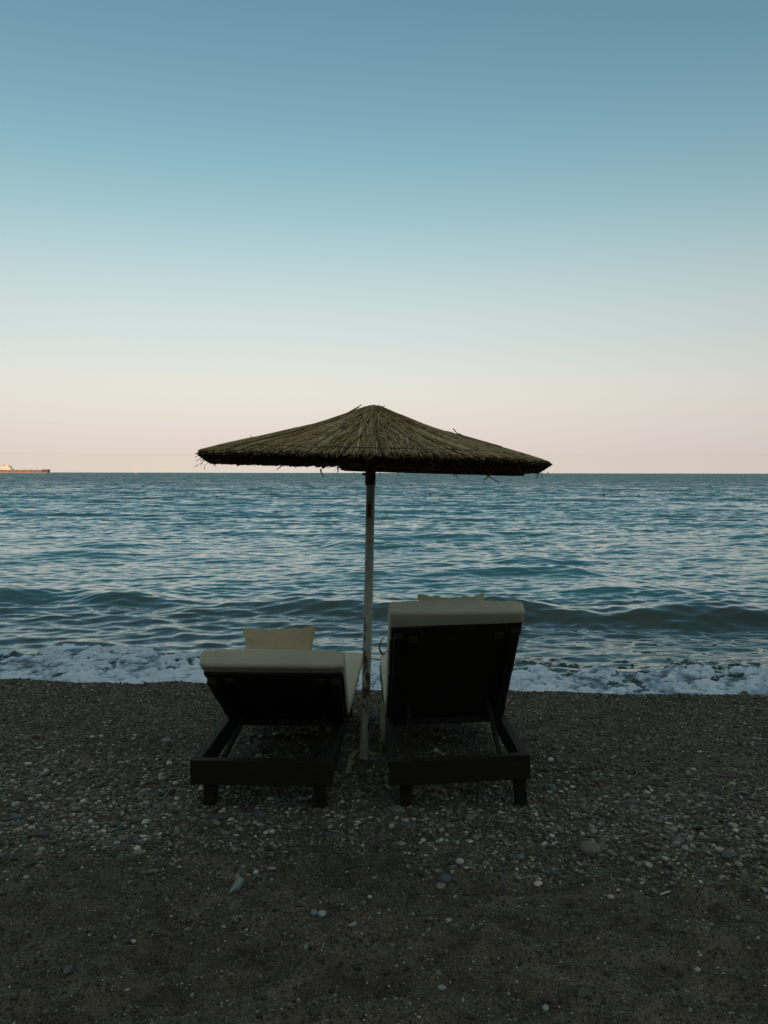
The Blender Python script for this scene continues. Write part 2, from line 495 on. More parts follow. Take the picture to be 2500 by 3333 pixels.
near = SY < 14
co = np.stack([(SX + ox * 1.0).ravel(), (SY + oy).ravel(), (zz + SEA).ravel()], 1)
me = np_mesh('sea', co, grid_faces(len(rows), NC))
at = me.attributes.new('foam', 'FLOAT', 'POINT'); at.data.foreach_set('value', foam.astype(np.float32).ravel())
chop = sst(20, 90, SY) * 0.75 + 0.05 + 0.9 * sst(70, 260, SY)
at = me.attributes.new('thick', 'FLOAT', 'POINT'); at.data.foreach_set('value', np.clip((bil - .38) * 1.7 + (n2 - .5) * 1.3, 0, 1).astype(np.float32).ravel())  # lump height: darkens the creases between lumps as well as thin foam
at = me.attributes.new('chop', 'FLOAT', 'POINT'); at.data.foreach_set('value', chop.astype(np.float32).ravel())
shal = sst(15.0, 11.5, SY)
at = me.attributes.new('shallow', 'FLOAT', 'POINT'); at.data.foreach_set('value', shal.astype(np.float32).ravel())
M_sea = mat('sea_water', (0.008, 0.05, 0.058), 0.06, 0.5)
p = P(M_sea); p.inputs['IOR'].default_value = 1.50
tcs = N(M_sea, 'ShaderNodeTexCoord')
def snoise(scale, sx, sy, det=3):
    mp = N(M_sea, 'ShaderNodeMapping'); mp.inputs['Scale'].default_value = (sx, sy, 1)
    L(M_sea, tcs.outputs['Object'], mp.inputs[0])
    n = N(M_sea, 'ShaderNodeTexNoise', Scale=scale, Detail=det, Roughness=0.55)
    L(M_sea, mp.outputs[0], n.inputs['Vector'])
    return n
def vmath(op, a, b=None, sc=None):
    v = N(M_sea, 'ShaderNodeVectorMath', operation=op)
    L(M_sea, a, v.inputs[0])
    if b is not None:
        if isinstance(b, tuple): v.inputs[1].default_value = b
        else: L(M_sea, b, v.inputs[1])
    if sc is not None:
        if isinstance(sc, (int, float)): v.inputs['Scale'].default_value = sc
        else: L(M_sea, sc, v.inputs['Scale'])
    return v.outputs[0]
gn = N(M_sea, 'ShaderNodeNewGeometry')
ac = N(M_sea, 'ShaderNodeAttribute', attribute_name='chop')
af = N(M_sea, 'ShaderNodeAttribute', attribute_name='foam')
ash = N(M_sea, 'ShaderNodeAttribute', attribute_name='shallow')
tot = None
for (sc_, sx_, sy_, am) in ((1.1, 0.6, 1.0, 0.34), (0.28, 0.6, 1.0, 0.22), (3.6, 0.7, 1.0, 0.25)):
    n = snoise(sc_, sx_, sy_)
    v = vmath('SUBTRACT', n.outputs['Color'], (0.5, 0.5, 0.5))
    v = vmath('MULTIPLY', v, (am * 2.0, am * 3.6, 0.0))
    tot = v if tot is None else vmath('ADD', tot, v)
tot = vmath('ADD', tot, (0.0, -0.23, 0.0))
tot = vmath('SCALE', tot, None, ac.outputs['Fac'])
fine = snoise(14, 0.7, 1.0, 2)
v = vmath('SUBTRACT', fine.outputs['Color'], (0.5, 0.5, 0.5))
v = vmath('MULTIPLY', v, (0.10, 0.16, 0.0))
tot = vmath('ADD', tot, v)
nn = vmath('NORMALIZE', vmath('ADD', gn.outputs['Normal'], tot))
L(M_sea, nn, p.inputs['Normal'])
rg = N(M_sea, 'ShaderNodeMapRange'); L(M_sea, ac.outputs['Fac'], rg.inputs[0]); rg.inputs[3].default_value = 0.03; rg.inputs[4].default_value = 0.16
L(M_sea, rg.outputs[0], p.inputs['Roughness'])
dc = mixc(M_sea, ash.outputs['Fac'], (0.0, 0.170, 0.205), (0.006, 0.052, 0.054))
L(M_sea, dc.outputs[2], p.inputs['Base Color'])
fo = N(M_sea, 'ShaderNodeBsdfPrincipled')
fn = snoise(16, 1, 1, 5)
ath = N(M_sea, 'ShaderNodeAttribute', attribute_name='thick')
mth = N(M_sea, 'ShaderNodeMath', operation='MULTIPLY_ADD'); L(M_sea, fn.outputs[0], mth.inputs[0]); mth.inputs[1].default_value = 0.6; L(M_sea, ath.outputs['Fac'], mth.inputs[2])
fcol = ramp(M_sea, mth.outputs[0], [(0.42, (0.10, 0.17, 0.20)), (0.70, (0.30, 0.47, 0.62)), (1.02, (0.72, 0.88, 1.0))])  # thin foam bluish; shade between the lumps also put into the colour
L(M_sea, fcol.outputs[0], fo.inputs['Base Color']); fo.inputs['Roughness'].default_value = 0.6
fbp = bump(M_sea, fn.outputs[0], 0.03, 0.8); L(M_sea, fbp.outputs[0], fo.inputs['Normal'])
fm = N(M_sea, 'ShaderNodeMath', operation='MULTIPLY_ADD'); L(M_sea, fn.outputs[0], fm.inputs[0]); fm.inputs[1].default_value = 1.1
fm2 = N(M_sea, 'ShaderNodeMath', operation='SUBTRACT'); L(M_sea, af.outputs['Fac'], fm2.inputs[0]); fm2.inputs[1].default_value = 0.55
L(M_sea, fm2.outputs[0], fm.inputs[2])
fr = ramp(M_sea, fm.outputs[0], [(0.32, (0, 0, 0)), (0.62, (1, 1, 1))])
msh = N(M_sea, 'ShaderNodeMixShader')
L(M_sea, fr.outputs[0], msh.inputs[0]); L(M_sea, p.outputs[0], msh.inputs[1]); L(M_sea, fo.outputs[0], msh.inputs[2])
L(M_sea, msh.outputs[0], M_sea.node_tree.nodes['Material Output'].inputs[0])
sea = link_mesh('sea', me, M_sea, smooth=True)
tag(sea, 'teal rippled sea breaking in white foam along the beach', None, None, 'structure')

# ------------------------------------------------------------------ shingle
def ico(sub):
    import bmesh
    bm = bmesh.new(); bmesh.ops.create_icosphere(bm, subdivisions=sub, radius=1)
    v = np.array([v.co[:] for v in bm.verts]); f = np.array([[w.index for w in q.verts] for q in bm.faces]); bm.free()
    return v, f
def scatter(X, Y, rad, sub, sink=0.25, flat=(0.35, 0.75), elong=(0.65, 1.0), jit=0.14):
    V, F = ico(sub); n = len(X); m = len(V)
    sx = rad; sy = rad * rng.uniform(*elong, n); sz = rad * rng.uniform(*flat, n)
    v = V[None] * (1 + rng.normal(0, jit, (n, m, 1)) * (1 if sub == 1 else .5))
    v = v * np.stack([sx, sy, sz], 1)[:, None, :]
    a = rng.uniform(0, 2 * pi, n); b = rng.normal(0, 0.28, n)
    x, y, z = v[..., 0], v[..., 1], v[..., 2]
    cb_, sb = np.cos(b)[:, None], np.sin(b)[:, None]
    y, z = y * cb_ - z * sb, y * sb + z * cb_
    ca, sa = np.cos(a)[:, None], np.sin(a)[:, None]
    x, y = x * ca - y * sa, x * sa + y * ca
    gz = ground(X, Y) + sz * rng.uniform(sink - 0.35, sink + 0.55, n)
    co = np.stack([x + X[:, None], y + Y[:, None], z + gz[:, None]], 2).reshape(-1, 3)
    f = (F[None] + (np.arange(n) * m)[:, None, None]).reshape(-1, 3)
    return co, f
def bandY(X): return 3.33 - 0.13 * X + 0.28 * (fbm(X * 1.3 + 4, X * 0 + 2, 401, 3) - .5)
def pts(n, y0, y1):
    Y = np.sqrt(rng.uniform(0, 1, n) * ((y1 + 1.5) ** 2 - (y0 + 1.5) ** 2) + (y0 + 1.5) ** 2) - 1.5
    X = rng.uniform(-1, 1, n) * (0.53 * Y + 2.0)
    return X, Y
# fine gravel from the loungers to the crest and over it
X, Y = pts(165000, 3.2, 8.05)
keep = rng.uniform(0, 1, len(X)) < sst(-0.35, 0.5, Y - bandY(X))
X, Y = X[keep], Y[keep]
rad = np.exp(rng.normal(math.log(0.0062), 0.32, len(X))) * (0.85 + 0.12 * (Y - 4))
rad = np.clip(rad, 0.003, 0.016)
for lx, ly in ((-.875, 3.93), (-.325, 3.95), (.12, 3.97), (.65, 3.96), (-.118, 4.42)):
    q = rng.uniform(0, 2 * pi, 90); rr0 = 0.035 + np.abs(rng.normal(0, .05, 90))
    X = np.r_[X, lx + rr0 * np.cos(q)]; Y = np.r_[Y, ly + rr0 * np.sin(q)]; rad = np.r_[rad, rng.uniform(.005, .013, 90)]
co, f = scatter(X, Y, rad, 1)
g = link_mesh('gravel', np_mesh('gravel', co, f), M_grav, smooth=True)
tag(g, 'dark fine gravel covering the beach up to the waterline', 'gravel', None, 'stuff')
# band of larger pebbles
X, Y = pts(105000, 2.5, 5.0)
b0 = Y - bandY(X)
keep = rng.uniform(0, 1, len(X)) < sst(-0.30, 0.22, b0 + (fbm(X * 4, Y * 4, 421, 3) - .5) * .9) ** 1.5 * (1 - 0.9 * sst(0.55, 1.4, b0))
X, Y = X[keep], Y[keep]
rad = np.clip(np.exp(rng.normal(math.log(0.0076), 0.42, len(X))), 0.003, 0.026)
co, f = scatter(X, Y, rad, 2, 0.10, flat=(0.28, 0.65), elong=(0.55, 1.0))
g = link_mesh('pebbles', np_mesh('pebbles', co, f), M_peb, smooth=True)
tag(g, 'band of mixed grey, blue and pale pebbles in front of the loungers', 'pebbles', None, 'stuff')
# grit and odd pebbles on the sand
X, Y = pts(180000, 1.7, 3.7)
rad = np.clip(np.exp(rng.normal(math.log(0.0026), 0.52, len(X))), 0.0012, 0.014)
co, f = scatter(X, Y, rad, 1, 0.1)
g = link_mesh('grit', np_mesh('grit', co, f), M_grav, smooth=True)
tag(g, 'fine grit scattered over the dark foreground sand', 'grit', None, 'stuff')

# single stones, shards and sticks that stand out
def gz(x, y): return float(ground(np.array([x]), np.array([y]))[0])
def on_ground(px, py):
    p = atZ(px, py, 0)
    for _ in range(4): p = atZ(px, py, gz(p.x, p.y))
    return p
def stone(px, py, w, dpt, h, c, label, rot=0.0, name='stone', cat='stone', seed=0):
    """w, dpt, h full sizes in metres"""
    V, F = ico(3)
    q = V.copy()
    nz = fbm(q[:, 0] * 1.3 + seed * 3.1, q[:, 1] * 1.3 + q[:, 2] * 1.1 + seed, 500 + seed, 3)
    q = q * (0.82 + 0.36 * nz)[:, None]
    q = q * np.array([w / 2, dpt / 2, h / 2])
    me = np_mesh(name, q, F)
    o = link_mesh(name, me, stone_mat('stone_' + str(seed), c), smooth=True)
    p = on_ground(px, py)
    o.location = (p.x, p.y, p.z + h * 0.22)
    o.rotation_euler = (R(8), 0, rot)
    return tag(o, label, cat, 'single stones that stand out on the beach')
ST = [
 (1921, 2768, .085, .085, .05, (.17, .18, .145), 'large round pale olive-grey stone in the pebble band right of the loungers', 0),
 (1292, 2637, .072, .060, .022, (.15, .17, .155), 'flat grey disc stone beside the left back leg of the taller lounger', 0),
 (716, 2662, .080, .055, .03, (.085, .08, .068), 'wide brownish flat stone just in front of the left back leg of the lower lounger', 0),
 (843, 2655, .058, .035, .025, (.075, .11, .135), 'smooth slate-blue oval stone in front of the middle of the lower lounger', 0),
 (541, 2414, .060, .050, .03, (.22, .28, .29), 'pale blue oval stone lying alone left of the lower lounger', 0),
 (1497, 2808, .038, .034, .025, (.42, .45, .42), 'bright white egg-shaped pebble below the taller lounger', 0),
 (2052, 2616, .105, .032, .03, (.11, .13, .125), 'long narrow grey stone on the gravel right of the taller lounger', .15),
 (150, 2631, .034, .030, .02, (.36, .37, .31), 'small pale cream oval stone near the left edge of the pebble band', .6),
 (55, 2663, .045, .030, .025, (.10, .17, .21), 'strong blue stone at the far left edge of the pebble band', 0),
 (392, 2703, .050, .040, .03, (.055, .065, .09), 'dark navy rounded stone left of the lower lounger', 0),
 (144, 2723, .052, .035, .03, (.075, .075, .10), 'purple-grey stone low on the left part of the pebble band', 0),
 (390, 2764, .070, .040, .02, (.095, .092, .10), 'flat half-buried purple-grey slab where the left pebbles end in sand', .2),
 (1449, 2866, .052, .044, .035, (.10, .13, .155), 'blue-grey stone at the lower edge of the pebbles under the taller lounger', 0),
 (1797, 2568, .045, .042, .03, (.12, .15, .18), 'round blue-grey stone beside the right back leg of the taller lounger', 0),
 (2374, 2788, .080, .034, .03, (.13, .14, .14), 'long grey stone at the right end of the pebble band', .35),
 (2293, 2772, .042, .038, .03, (.15, .14, .11), 'round brown-grey stone in the pebble band near the right edge', 0),
 (2230, 2765, .032, .028, .025, (.36, .38, .37), 'small round white stone in the pebble band near the right edge', 0),
 (884, 2828, .045, .020, .012, (.24, .30, .29), 'thin pale teal flake on the sand in front of the lower lounger', 0),
 (1024, 2974, .028, .028, .02, (.19, .27, .29), 'bluish pebble, left one of the touching pair on the sand', 0),
 (1049, 2977, .032, .030, .02, (.38, .43, .42), 'white pebble, right one of the touching pair on the sand', 0),
 (1149, 3011, .034, .013, .012, (.30, .40, .38), 'slim pale green pebble right of the touching pair on the sand', .6),
 (998, 3083, .018, .030, .012, (.20, .27, .29), 'upright pale blue chip below the touching pair of pebbles', -.3),
 (1426, 2862+145, .022, .018, .014, (.48, .50, .44), 'tiny bright white pebble alone on the sand right of centre', 0),
 (1438, 3218, .028, .020, .014, (.24, .34, .31), 'pale green pebble on the foreground sand right of centre', 0),
 (1776, 3284, .020, .026, .014, (.30, .38, .37), 'pale pebble near the bottom edge, right part of the sand', 0),
 (222, 3161, .026, .040, .016, (.13, .11, .115), 'mauve oval stone on the foreground sand at the left', -.4),
 (357, 3243, .042, .040, .014, (.095, .092, .085), 'flat dark grey round stone half buried in the bottom left sand', 0),
 (434, 3067, .020, .016, .014, (.45, .48, .47), 'small white pebble on the left foreground sand', 0),
 (1335, 3090, .026, .018, .014, (.16, .15, .13), 'dull brown-grey pebble on the middle foreground sand', 0),
 (1988, 2922, .026, .020, .016, (.42, .46, .46), 'bright white oval pebble on the sand below the right pebbles', -.3),
]
for i, (px, py, w, d, h, c, lb, rt) in enumerate(ST):
    stone(px, py, w, d, h, c, lb, rt, seed=i)
# triangular shard
mb = MB()
pr = [(0.030, 0.052), (-0.006, 0.060), (-0.018, 0.048), (-0.048, -0.062), (0.020, 0.0), (0.034, 0.034)]
vs = [(x, y, 0.002 + 0.010 * (i % 2)) for i, (x, y) in enumerate(pr)] + [(x * .9, y * .9, 0.014 + 0.006 * (i % 3)) for i, (x, y) in enumerate(pr)]
k = len(pr)
mb.add(vs, [tuple(range(k))[::-1], tuple(range(k, 2 * k))] + [(i, (i + 1) % k, k + (i + 1) % k, k + i) for i in range(k)])
o = mb.build('shell_shard', stone_mat('shard', (0.22, 0.29, 0.29)), bevel=0.003); o.scale = (.62, .8, .9)
p = on_ground(775, 2893); o.location = (p.x, p.y, p.z + 0.004); o.rotation_euler = (R(14), 0, R(-4))
tag(o, 'pale blue pointed triangular shard on the sand below the lower lounger', 'shell shard')
# sticks
def stick(pa, pb, r, c, name, cat, label, sag=0.0):
    a = on_ground(*pa); b = on_ground(*pb)
    a.z += r * 1.6; b.z += r * 1.6 + 0.004
    mid = (a + b) / 2; mid.z = max(mid.z, gz(mid.x, mid.y) + r * 1.5) + sag; mid.x += sag
    mb = MB(); o0 = a.copy()
    mb.tube([Vector((0, 0, 0)), mid - o0, b - o0], [r, r * .9, r * .7], 6)
    o = mb.build(name, stone_mat(name + label[:9], c), smooth=False); o.location = o0
    return tag(o, label, cat)
stick((2150, 2917), (2180, 2910), .0045, (.55, .55, .48), 'cigarette_butt', 'litter', 'short white paper butt on the sand at the right, below the pebbles')
stick((1384, 2655), (1388, 2686), .0035, (.40, .40, .34), 'stick', 'stick', 'thin pale upright stick in the pebbles below the taller lounger')
stick((1375, 2673), (1398, 2671), .004, (.5, .5, .44), 'cigarette_butt', 'litter', 'tiny white butt lying level in the pebbles below the taller lounger')
stick((1990, 2472), (2006, 2467), .005, (.42, .42, .36), 'cigarette_butt', 'litter', 'short pale stub on the gravel right of the taller lounger, level with its frame')
stick((1852, 2504), (1878, 2500), .004, (.34, .36, .33), 'stick', 'stick', 'thin pale grey stick on the gravel close to the right side of the taller lounger')
stick((2010, 2878), (2098, 2828), .0022, (.13, .10, .05), 'straw', 'straw', 'long brown straw lying slanted across the right pebbles', .004)
stick((420, 2712), (560, 2700), .002, (.10, .08, .05), 'twig', 'twig', 'long thin brown twig across the pebbles left of the lower lounger', .004)
stick((680, 2303), (715, 2308), .003, (.16, .13, .08), 'twig', 'twig', 'small brown twig on the gravel beside the back of the lower lounger')
stick((1560, 2412), (1620, 2414), .0028, (.15, .13, .09), 'twig', 'twig', 'curved pale twig on the gravel seen through the taller lounger frame', .01)

# ------------------------------------------------------------------ loungers
FW, FL, FT = 0.70, 1.98, 0.243       # frame width, length, top height
HINGE = (0.66, 0.262)
def dirs(a): return Vector((0, -cos(R(a)), sin(R(a)))), Vector((0, sin(R(a)), cos(R(a))))
def mattress(ang, wid=0.69, thick=0.088, back=0.90, roll=0.0, off=0.0, shear=0.0):
    hy, hz_ = HINGE
    dv, nv = dirs(ang)
    path = []
    n1 = 26
    for i in range(n1):
        s_ = back * (1 - i / n1)
        if s_ > 0.07: path.append((hy + dv.y * s_, hz_ + dv.z * s_ , ang, s_ / back))
    for i in range(1, 8):       # rounded bend
        t_ = i / 8
        a = ang * (1 - t_)
        p0 = Vector((hy + dv.y * .07, hz_ + dv.z * .07)); p1 = Vector((hy, hz_)); p2 = Vector((hy + .07, FT + .004))
        q = p0 * (1 - t_) ** 2 + p1 * 2 * t_ * (1 - t_) + p2 * t_ ** 2
        path.append((q.x, q.y, a, 0))
    for i in range(30):
        path.append((hy + .07 + (FL + 0.0 - hy - .07) * i / 29, FT + .004, 0, 0))
    # arc lengths for the rounded ends
    P2 = np.array([(p[0], p[1]) for p in path]); d = np.r_[0, np.cumsum(np.linalg.norm(np.diff(P2, axis=0), axis=1))]
    tot = d[-1]; er = 0.022
    ext = []
    for k in range(6):
        ext.append(er * (1 - cos(k / 6 * pi / 2)))
    samples = sorted(set([round(e, 5) for e in ext] + [round(tot - e, 5) for e in ext] + list(np.linspace(er, tot - er, 74))))
    m = 52; V = []; F = []
    for si, s_ in enumerate(samples):
        y = np.interp(s_, d, P2[:, 0]); z = np.interp(s_, d, P2[:, 1])
        a = np.interp(s_, d, [p[2] for p in path]); tt = np.interp(s_, d, [p[3] for p in path])
        nv_ = Vector((0, sin(R(a)), cos(R(a))))
        e = min(s_, tot - s_)
        sh = 0.0
        if e < er: sh = er - sqrt(max(0, er * er - (er - e) ** 2))
        hw = wid / 2 - sh; ht = thick / 2 - sh; rr = 0
        for k in range(m):
            q = 2 * pi * k / m + 0.001
            # rounded rectangle
            cx_, cy_ = cos(q), sin(q)
            ex = 0.22
            px_ = math.copysign(abs(cx_) ** ex, cx_); py_ = math.copysign(abs(cy_) ** ex, cy_)
            px_ = px_ * hw; py_ = py_ * ht
            bulge = 0.004 * (sin(s_ * 9 + k) * .5 + sin(s_ * 23 + k * 2.1) * .3)
            zc = py_ + thick / 2 + (bulge if py_ > 0 else 0) + 0.006 * (1 - (px_ / hw) ** 2) * (py_ > 0)
            pos = Vector((px_, y, z)) + nv_ * zc
            pos.z -= roll * tt * px_ * 0.9
            pos.x += off + shear * tt
            V.append(pos)
    ns = len(samples)
    for i in range(ns - 1):
        for k in range(m):
            F.append((i * m + k, i * m + (k + 1) % m, (i + 1) * m + (k + 1) % m, (i + 1) * m + k))
    F.append(tuple(range(m))[::-1]); F.append(tuple((ns - 1) * m + k for k in range(m)))
    mb = MB(); mb.add(V, F); mb.f = [tuple(reversed(f_)) for f_ in mb.f]
    return mb
def ribbon(points, w, name, mt, parent, side=None):
    pts_ = [Vector(p) for p in points]
    # smooth with catmull
    out = []
    for i in range(len(pts_) - 1):
        p0 = pts_[max(i - 1, 0)]; p1 = pts_[i]; p2 = pts_[i + 1]; p3 = pts_[min(i + 2, len(pts_) - 1)]
        for k in range(6):
            t_ = k / 6
            out.append(0.5 * ((2 * p1) + (p2 - p0) * t_ + (2 * p0 - 5 * p1 + 4 * p2 - p3) * t_ ** 2 + (3 * p1 - p0 - 3 * p2 + p3) * t_ ** 3))
    out.append(pts_[-1])
    V = []; F = []
    for i, p in enumerate(out):
        d = (out[min(i + 1, len(out) - 1)] - out[max(i - 1, 0)]).normalized()
        if side is None:
            sd = d.cross(Vector((0, 0, 1))); 
            if sd.length < .5: sd = Vector((1, 0, 0))
        else:
            sd = Vector(side[0]).lerp(Vector(side[1]), i / (len(out) - 1))
        sd = (sd - d * sd.dot(d)).normalized()
        nn_ = d.cross(sd).normalized() * 0.0012
        for a in (-1, 1):
            V += [p + sd * a * w / 2 - nn_, p + sd * a * w / 2 + nn_]
    for i in range(len(out) - 1):
        b = i * 4; c = b + 4
        F += [(b, b + 2, c + 2, c), (b + 1, c + 1, c + 3, b + 3), (b, c, c + 1, b + 1), (b + 2, b + 3, c + 3, c + 2)]
    mb = MB(); mb.add(V, F)
    return mb.build(name, mt, parent, smooth=False)
def lounger(loc, rot, ang, label, roll=0.0, head=0.90, pl=0.80, off=0.0, shear=0.0, strut=0.2, legx=.28):
    rt = empty('sun_lounger', loc, rot)
    tag(rt, label, 'sun lounger', 'pair of sun loungers under the thatched umbrella')
    mb = MB()
    hw = FW / 2
    z0, z1 = 0.120, FT
    zc = (z0 + z1) / 2; hh = z1 - z0
    mb.beam((-hw, 0.022, zc), (hw, 0.022, zc), 0.044, hh)                     # head end beam
    mb.beam((-hw, FL - 0.022, zc), (hw, FL - 0.022, zc), 0.044, hh)
    for sx in (-1, 1):
        mb.beam((sx * (hw - .026), 0.046, zc + .002), (sx * (hw - .026), FL - .046, zc + .002), 0.046, hh - 0.008)
    mb.beam((-hw + .052, 0.125, .165), (hw - .052, 0.125, .165), 0.045, 0.04)     # prop rest bar
    mb.beam((-hw + .052, 0.068, .150), (hw - .052, 0.068, .150), 0.035, 0.03)
    mb.beam((-hw + .052, 0.685, .222), (hw - .052, 0.685, .222), 0.04, 0.036)
    mb.build('frame', M_wood, rt, bevel=0.003)
    for sx in (-1, 1):
        for yy_ in (0.085, FL - 0.16):
            lb = MB(); lx = -.267 if sx < 0 else legx; lb.beam((lx * 1.03, yy_, -0.10), (lx, yy_, z0 + 0.001), 0.054, 0.070, up=(0, 1, 0), taper=1.08)
            lb.build('leg', M_wood, rt, bevel=0.004)
    # seat slats
    for i in range(11):
        sb = MB(); y = 0.78 + i * 0.105
        sb.beam((-hw + .052, y, FT - .013), (hw - .052, y, FT - .013), 0.075, 0.018); sb.build('seat_slat', M_wood, rt, bevel=0.002)
    # backrest: two stiles and horizontal planks
    dv, nv = dirs(ang); H = Vector((0, *HINGE))
    X0 = lambda x, s_: Vector((x + off + shear * s_ / head, 0, 0))
    for sx in (-1, 1):
        br = MB()
        br.beam(H + X0(sx * .30, 0) - nv * .030, H + dv * (pl - .03) + X0(sx * .30, pl) - nv * .030, 0.045, 0.036, up=nv)
        br.build('back_stile', M_wood, rt, bevel=0.003)
    for i in range(8):
        pb_ = MB(); s_ = (0.5 + i) * pl / 8
        dx = rng.uniform(-.003, .003)
        pb_.beam(H + dv * s_ + X0(-.336 + dx, s_) - nv * .004, H + dv * s_ + X0(.336 + dx, s_) - nv * .004, pl / 8 - .0035, 0.014, up=nv)
        pb_.build('back_plank', M_wood, rt, bevel=0.002)
    for sx in (-1, 1):
        kb = MB(); c = H + dv * (pl - .09) + X0(sx * .225, pl) - nv * .0125
        kb.beam(c - dv * .025, c + dv * .025, 0.045, 0.003, up=nv)
        kb.tube([c - dv * .012 - nv * .0055, c - dv * .012 - nv * 0.001], 0.006, 8); kb.tube([c + dv * .012 - nv * .0055, c + dv * .012 - nv * 0.001], 0.006, 8)
        kb.build('bracket', M_metal, rt)
        st = MB(); top = H + dv * strut + X0(sx * .225, strut) - nv * .03
        st.beam((sx * .225, 0.135, .185), top, 0.022, 0.026); st.build('prop_strut', M_wood, rt, bevel=0.003)
    mo = mattress(ang, back=head, roll=roll, off=off, shear=shear).build('mattress', M_canvas, rt, smooth=True)
    return rt, mo

def place(px, py):   # ground point under the head beam
    return on_ground(px, py)
rl, ml = lounger((-0.600, 3.84, 0.0), (0, R(-0.2), R(-2.0)), 31.5,
                 'lower wooden sun lounger on the left with its back half reclined and cream mattress', off=.035, shear=.040, pl=.82, head=.905, strut=.14)
rr_, mr_ = lounger((0.385, 3.87, 0.004), (0, R(-2.6), R(1.6)), 52,
                   'taller wooden sun lounger on the right with its back raised steeply', roll=0.05, head=0.865, pl=.775, shear=.035, strut=.13, legx=.305)

# straps (ties of the right mattress)
def loc_of(rt, p):
    M_ = Matrix.Translation(rt.location) @ rt.rotation_euler.to_matrix().to_4x4()
    return M_.inverted() @ Vector(p)
def gpt(px, py, up=0.004):
    p = on_ground(px, py); p.z += up; return p
a = atY(1246, 2300, 4.40); b_ = atY(1246, 2380, 4.42); c_ = gpt(1250, 2446, .01)
pts1 = [atY(1252, 2285, 4.42), a, b_, atY(1250, 2425, 4.46), gpt(1249, 2450), gpt(1232, 2461), gpt(1208, 2458, .012), gpt(1183, 2450, .02), gpt(1160, 2452, .014), gpt(1146, 2470, .012), gpt(1138, 2495, .008), gpt(1132, 2518, .003)]
ribbon([loc_of(rr_, p) for p in pts1], 0.028, 'tie_strap', M_strap, mr_, side=((1, 0.1, 0), (1, 0.25, 0.1)))
pts2 = [atY(1262, 2068, 4.18), atY(1246, 2078, 4.16), atY(1236, 2098, 4.15), atY(1237, 2118, 4.15), atY(1247, 2127, 4.17), atY(1260, 2118, 4.2)]
ribbon([loc_of(rr_, p) for p in pts2], 0.016, 'tie_loop', M_strap, mr_, side=((0.5, 1, 0), (0.5, 1, 0.2)))

# pillows
def pillow(loc, rot, w, h, t_, label, ears=1.0):
    nu, nv_ = 44, 30
    U, Vv = np.meshgrid(np.linspace(-1, 1, nu), np.linspace(-1, 1, nv_))
    cr_ = 1 - 0.035 * np.abs(U) ** 5 * np.abs(Vv) ** 5
    edge_ = np.clip((1 - U ** 2), 0, 1) ** 0.5 * np.clip((1 - Vv ** 2), 0, 1) ** 0.5
    pin = 1 - 0.07 * ears * (1 - np.abs(Vv) ** 2) * np.abs(U) ** 3
    x = U * w / 2 * (1 - 0.05 * (1 - Vv ** 2)) * pin
    y = Vv * h / 2 * (1 - 0.10 * ears * (1 - U ** 2))
    wr = 0.014 * (fbm(U * 3 + 5, Vv * 3, 611, 3) - .5) + 0.016 * np.sin(np.arctan2(1 - np.abs(Vv), 1.15 - np.abs(U)) * 14) * (np.abs(U) > .72) * edge_
    z = t_ / 2 * edge_ ** 0.6
    x = x * cr_; y = y * cr_
    top = np.stack([x, y, z + wr], 2).reshape(-1, 3); bot = np.stack([x, y, -z + wr * .4], 2).reshape(-1, 3)
    gf = grid_faces(nv_, nu); co_ = np.concatenate([top, bot])
    q2 = np.concatenate([np.stack([U.ravel(), Vv.ravel()], 1)] * 2)
    co_[:, 1] += 0.012 * (fbm(q2[:, 0] * 5 + 9, q2[:, 1] * 3, 621, 3) - .5) * np.abs(q2[:, 1]) + 0.012 * np.exp(-((q2[:, 0] - .93) / .09) ** 2) * (q2[:, 1] > .3) * q2[:, 1]
    co_[:, 0] += 0.012 * (fbm(q2[:, 1] * 4 + 9, q2[:, 0] * 0, 625, 3) - .5) * np.abs(q2[:, 0]); ff = np.concatenate([gf, gf[:, ::-1] + len(top)])
    me_ = np_mesh('pillow', co_, ff)
    o = link_mesh('pillow', me_, M_pillow, smooth=True)
    w_ = o.modifiers.new('weld', 'WELD'); w_.merge_threshold = 0.0006
    o.location = loc; o.rotation_euler = rot
    # piping seam round the edge
    ring = [co_[i] for i in list(range(nu))] + [co_[j * nu + nu - 1] for j in range(1, nv_)] + [co_[(nv_ - 1) * nu + i] for i in range(nu - 2, -1, -1)] + [co_[j * nu] for j in range(nv_ - 2, 0, -1)]
    mb_ = MB(); mb_.tube([Vector(q) for q in ring] + [Vector(ring[0])], 0.0035, 6, cap=False)
    mb_.build('piping', M_pillow, o, smooth=True)
    return tag(o, label, 'pillow', 'pillows on the loungers')
pc1 = atY(906, 2118, 3.93)
pillow(pc1, (R(62), R(-1.5), R(-1)), 0.375, 0.24, 0.17, 'plump tan pillow standing up on the lower left lounger', 1.15)
pc2 = atY(1470, 2006, 4.26)
pillow(pc2, (R(66), R(0.5), R(2)), 0.375, 0.24, 0.12, 'tan pillow peeking over the raised back of the right lounger', 1.4)

# ------------------------------------------------------------------ umbrella
pb0 = on_ground(1183, 2470)
YU = pb0.y
ptop = atY(1211, 1345, YU + 0.02)
um = empty('beach_umbrella', pb0)
tag(um, 'thatched reed beach umbrella on a rusty white pole between the two loungers', 'beach umbrella')
axisv = (ptop - pb0).normalized()
xv = (Vector((1, 0, 0)) - axisv * axisv.x).normalized(); yv = axisv.cross(xv)
def poleP(h): return axisv * h
Htop = (ptop - pb0).length
apx = atY(1211, 1327, YU + 0.02) - pb0
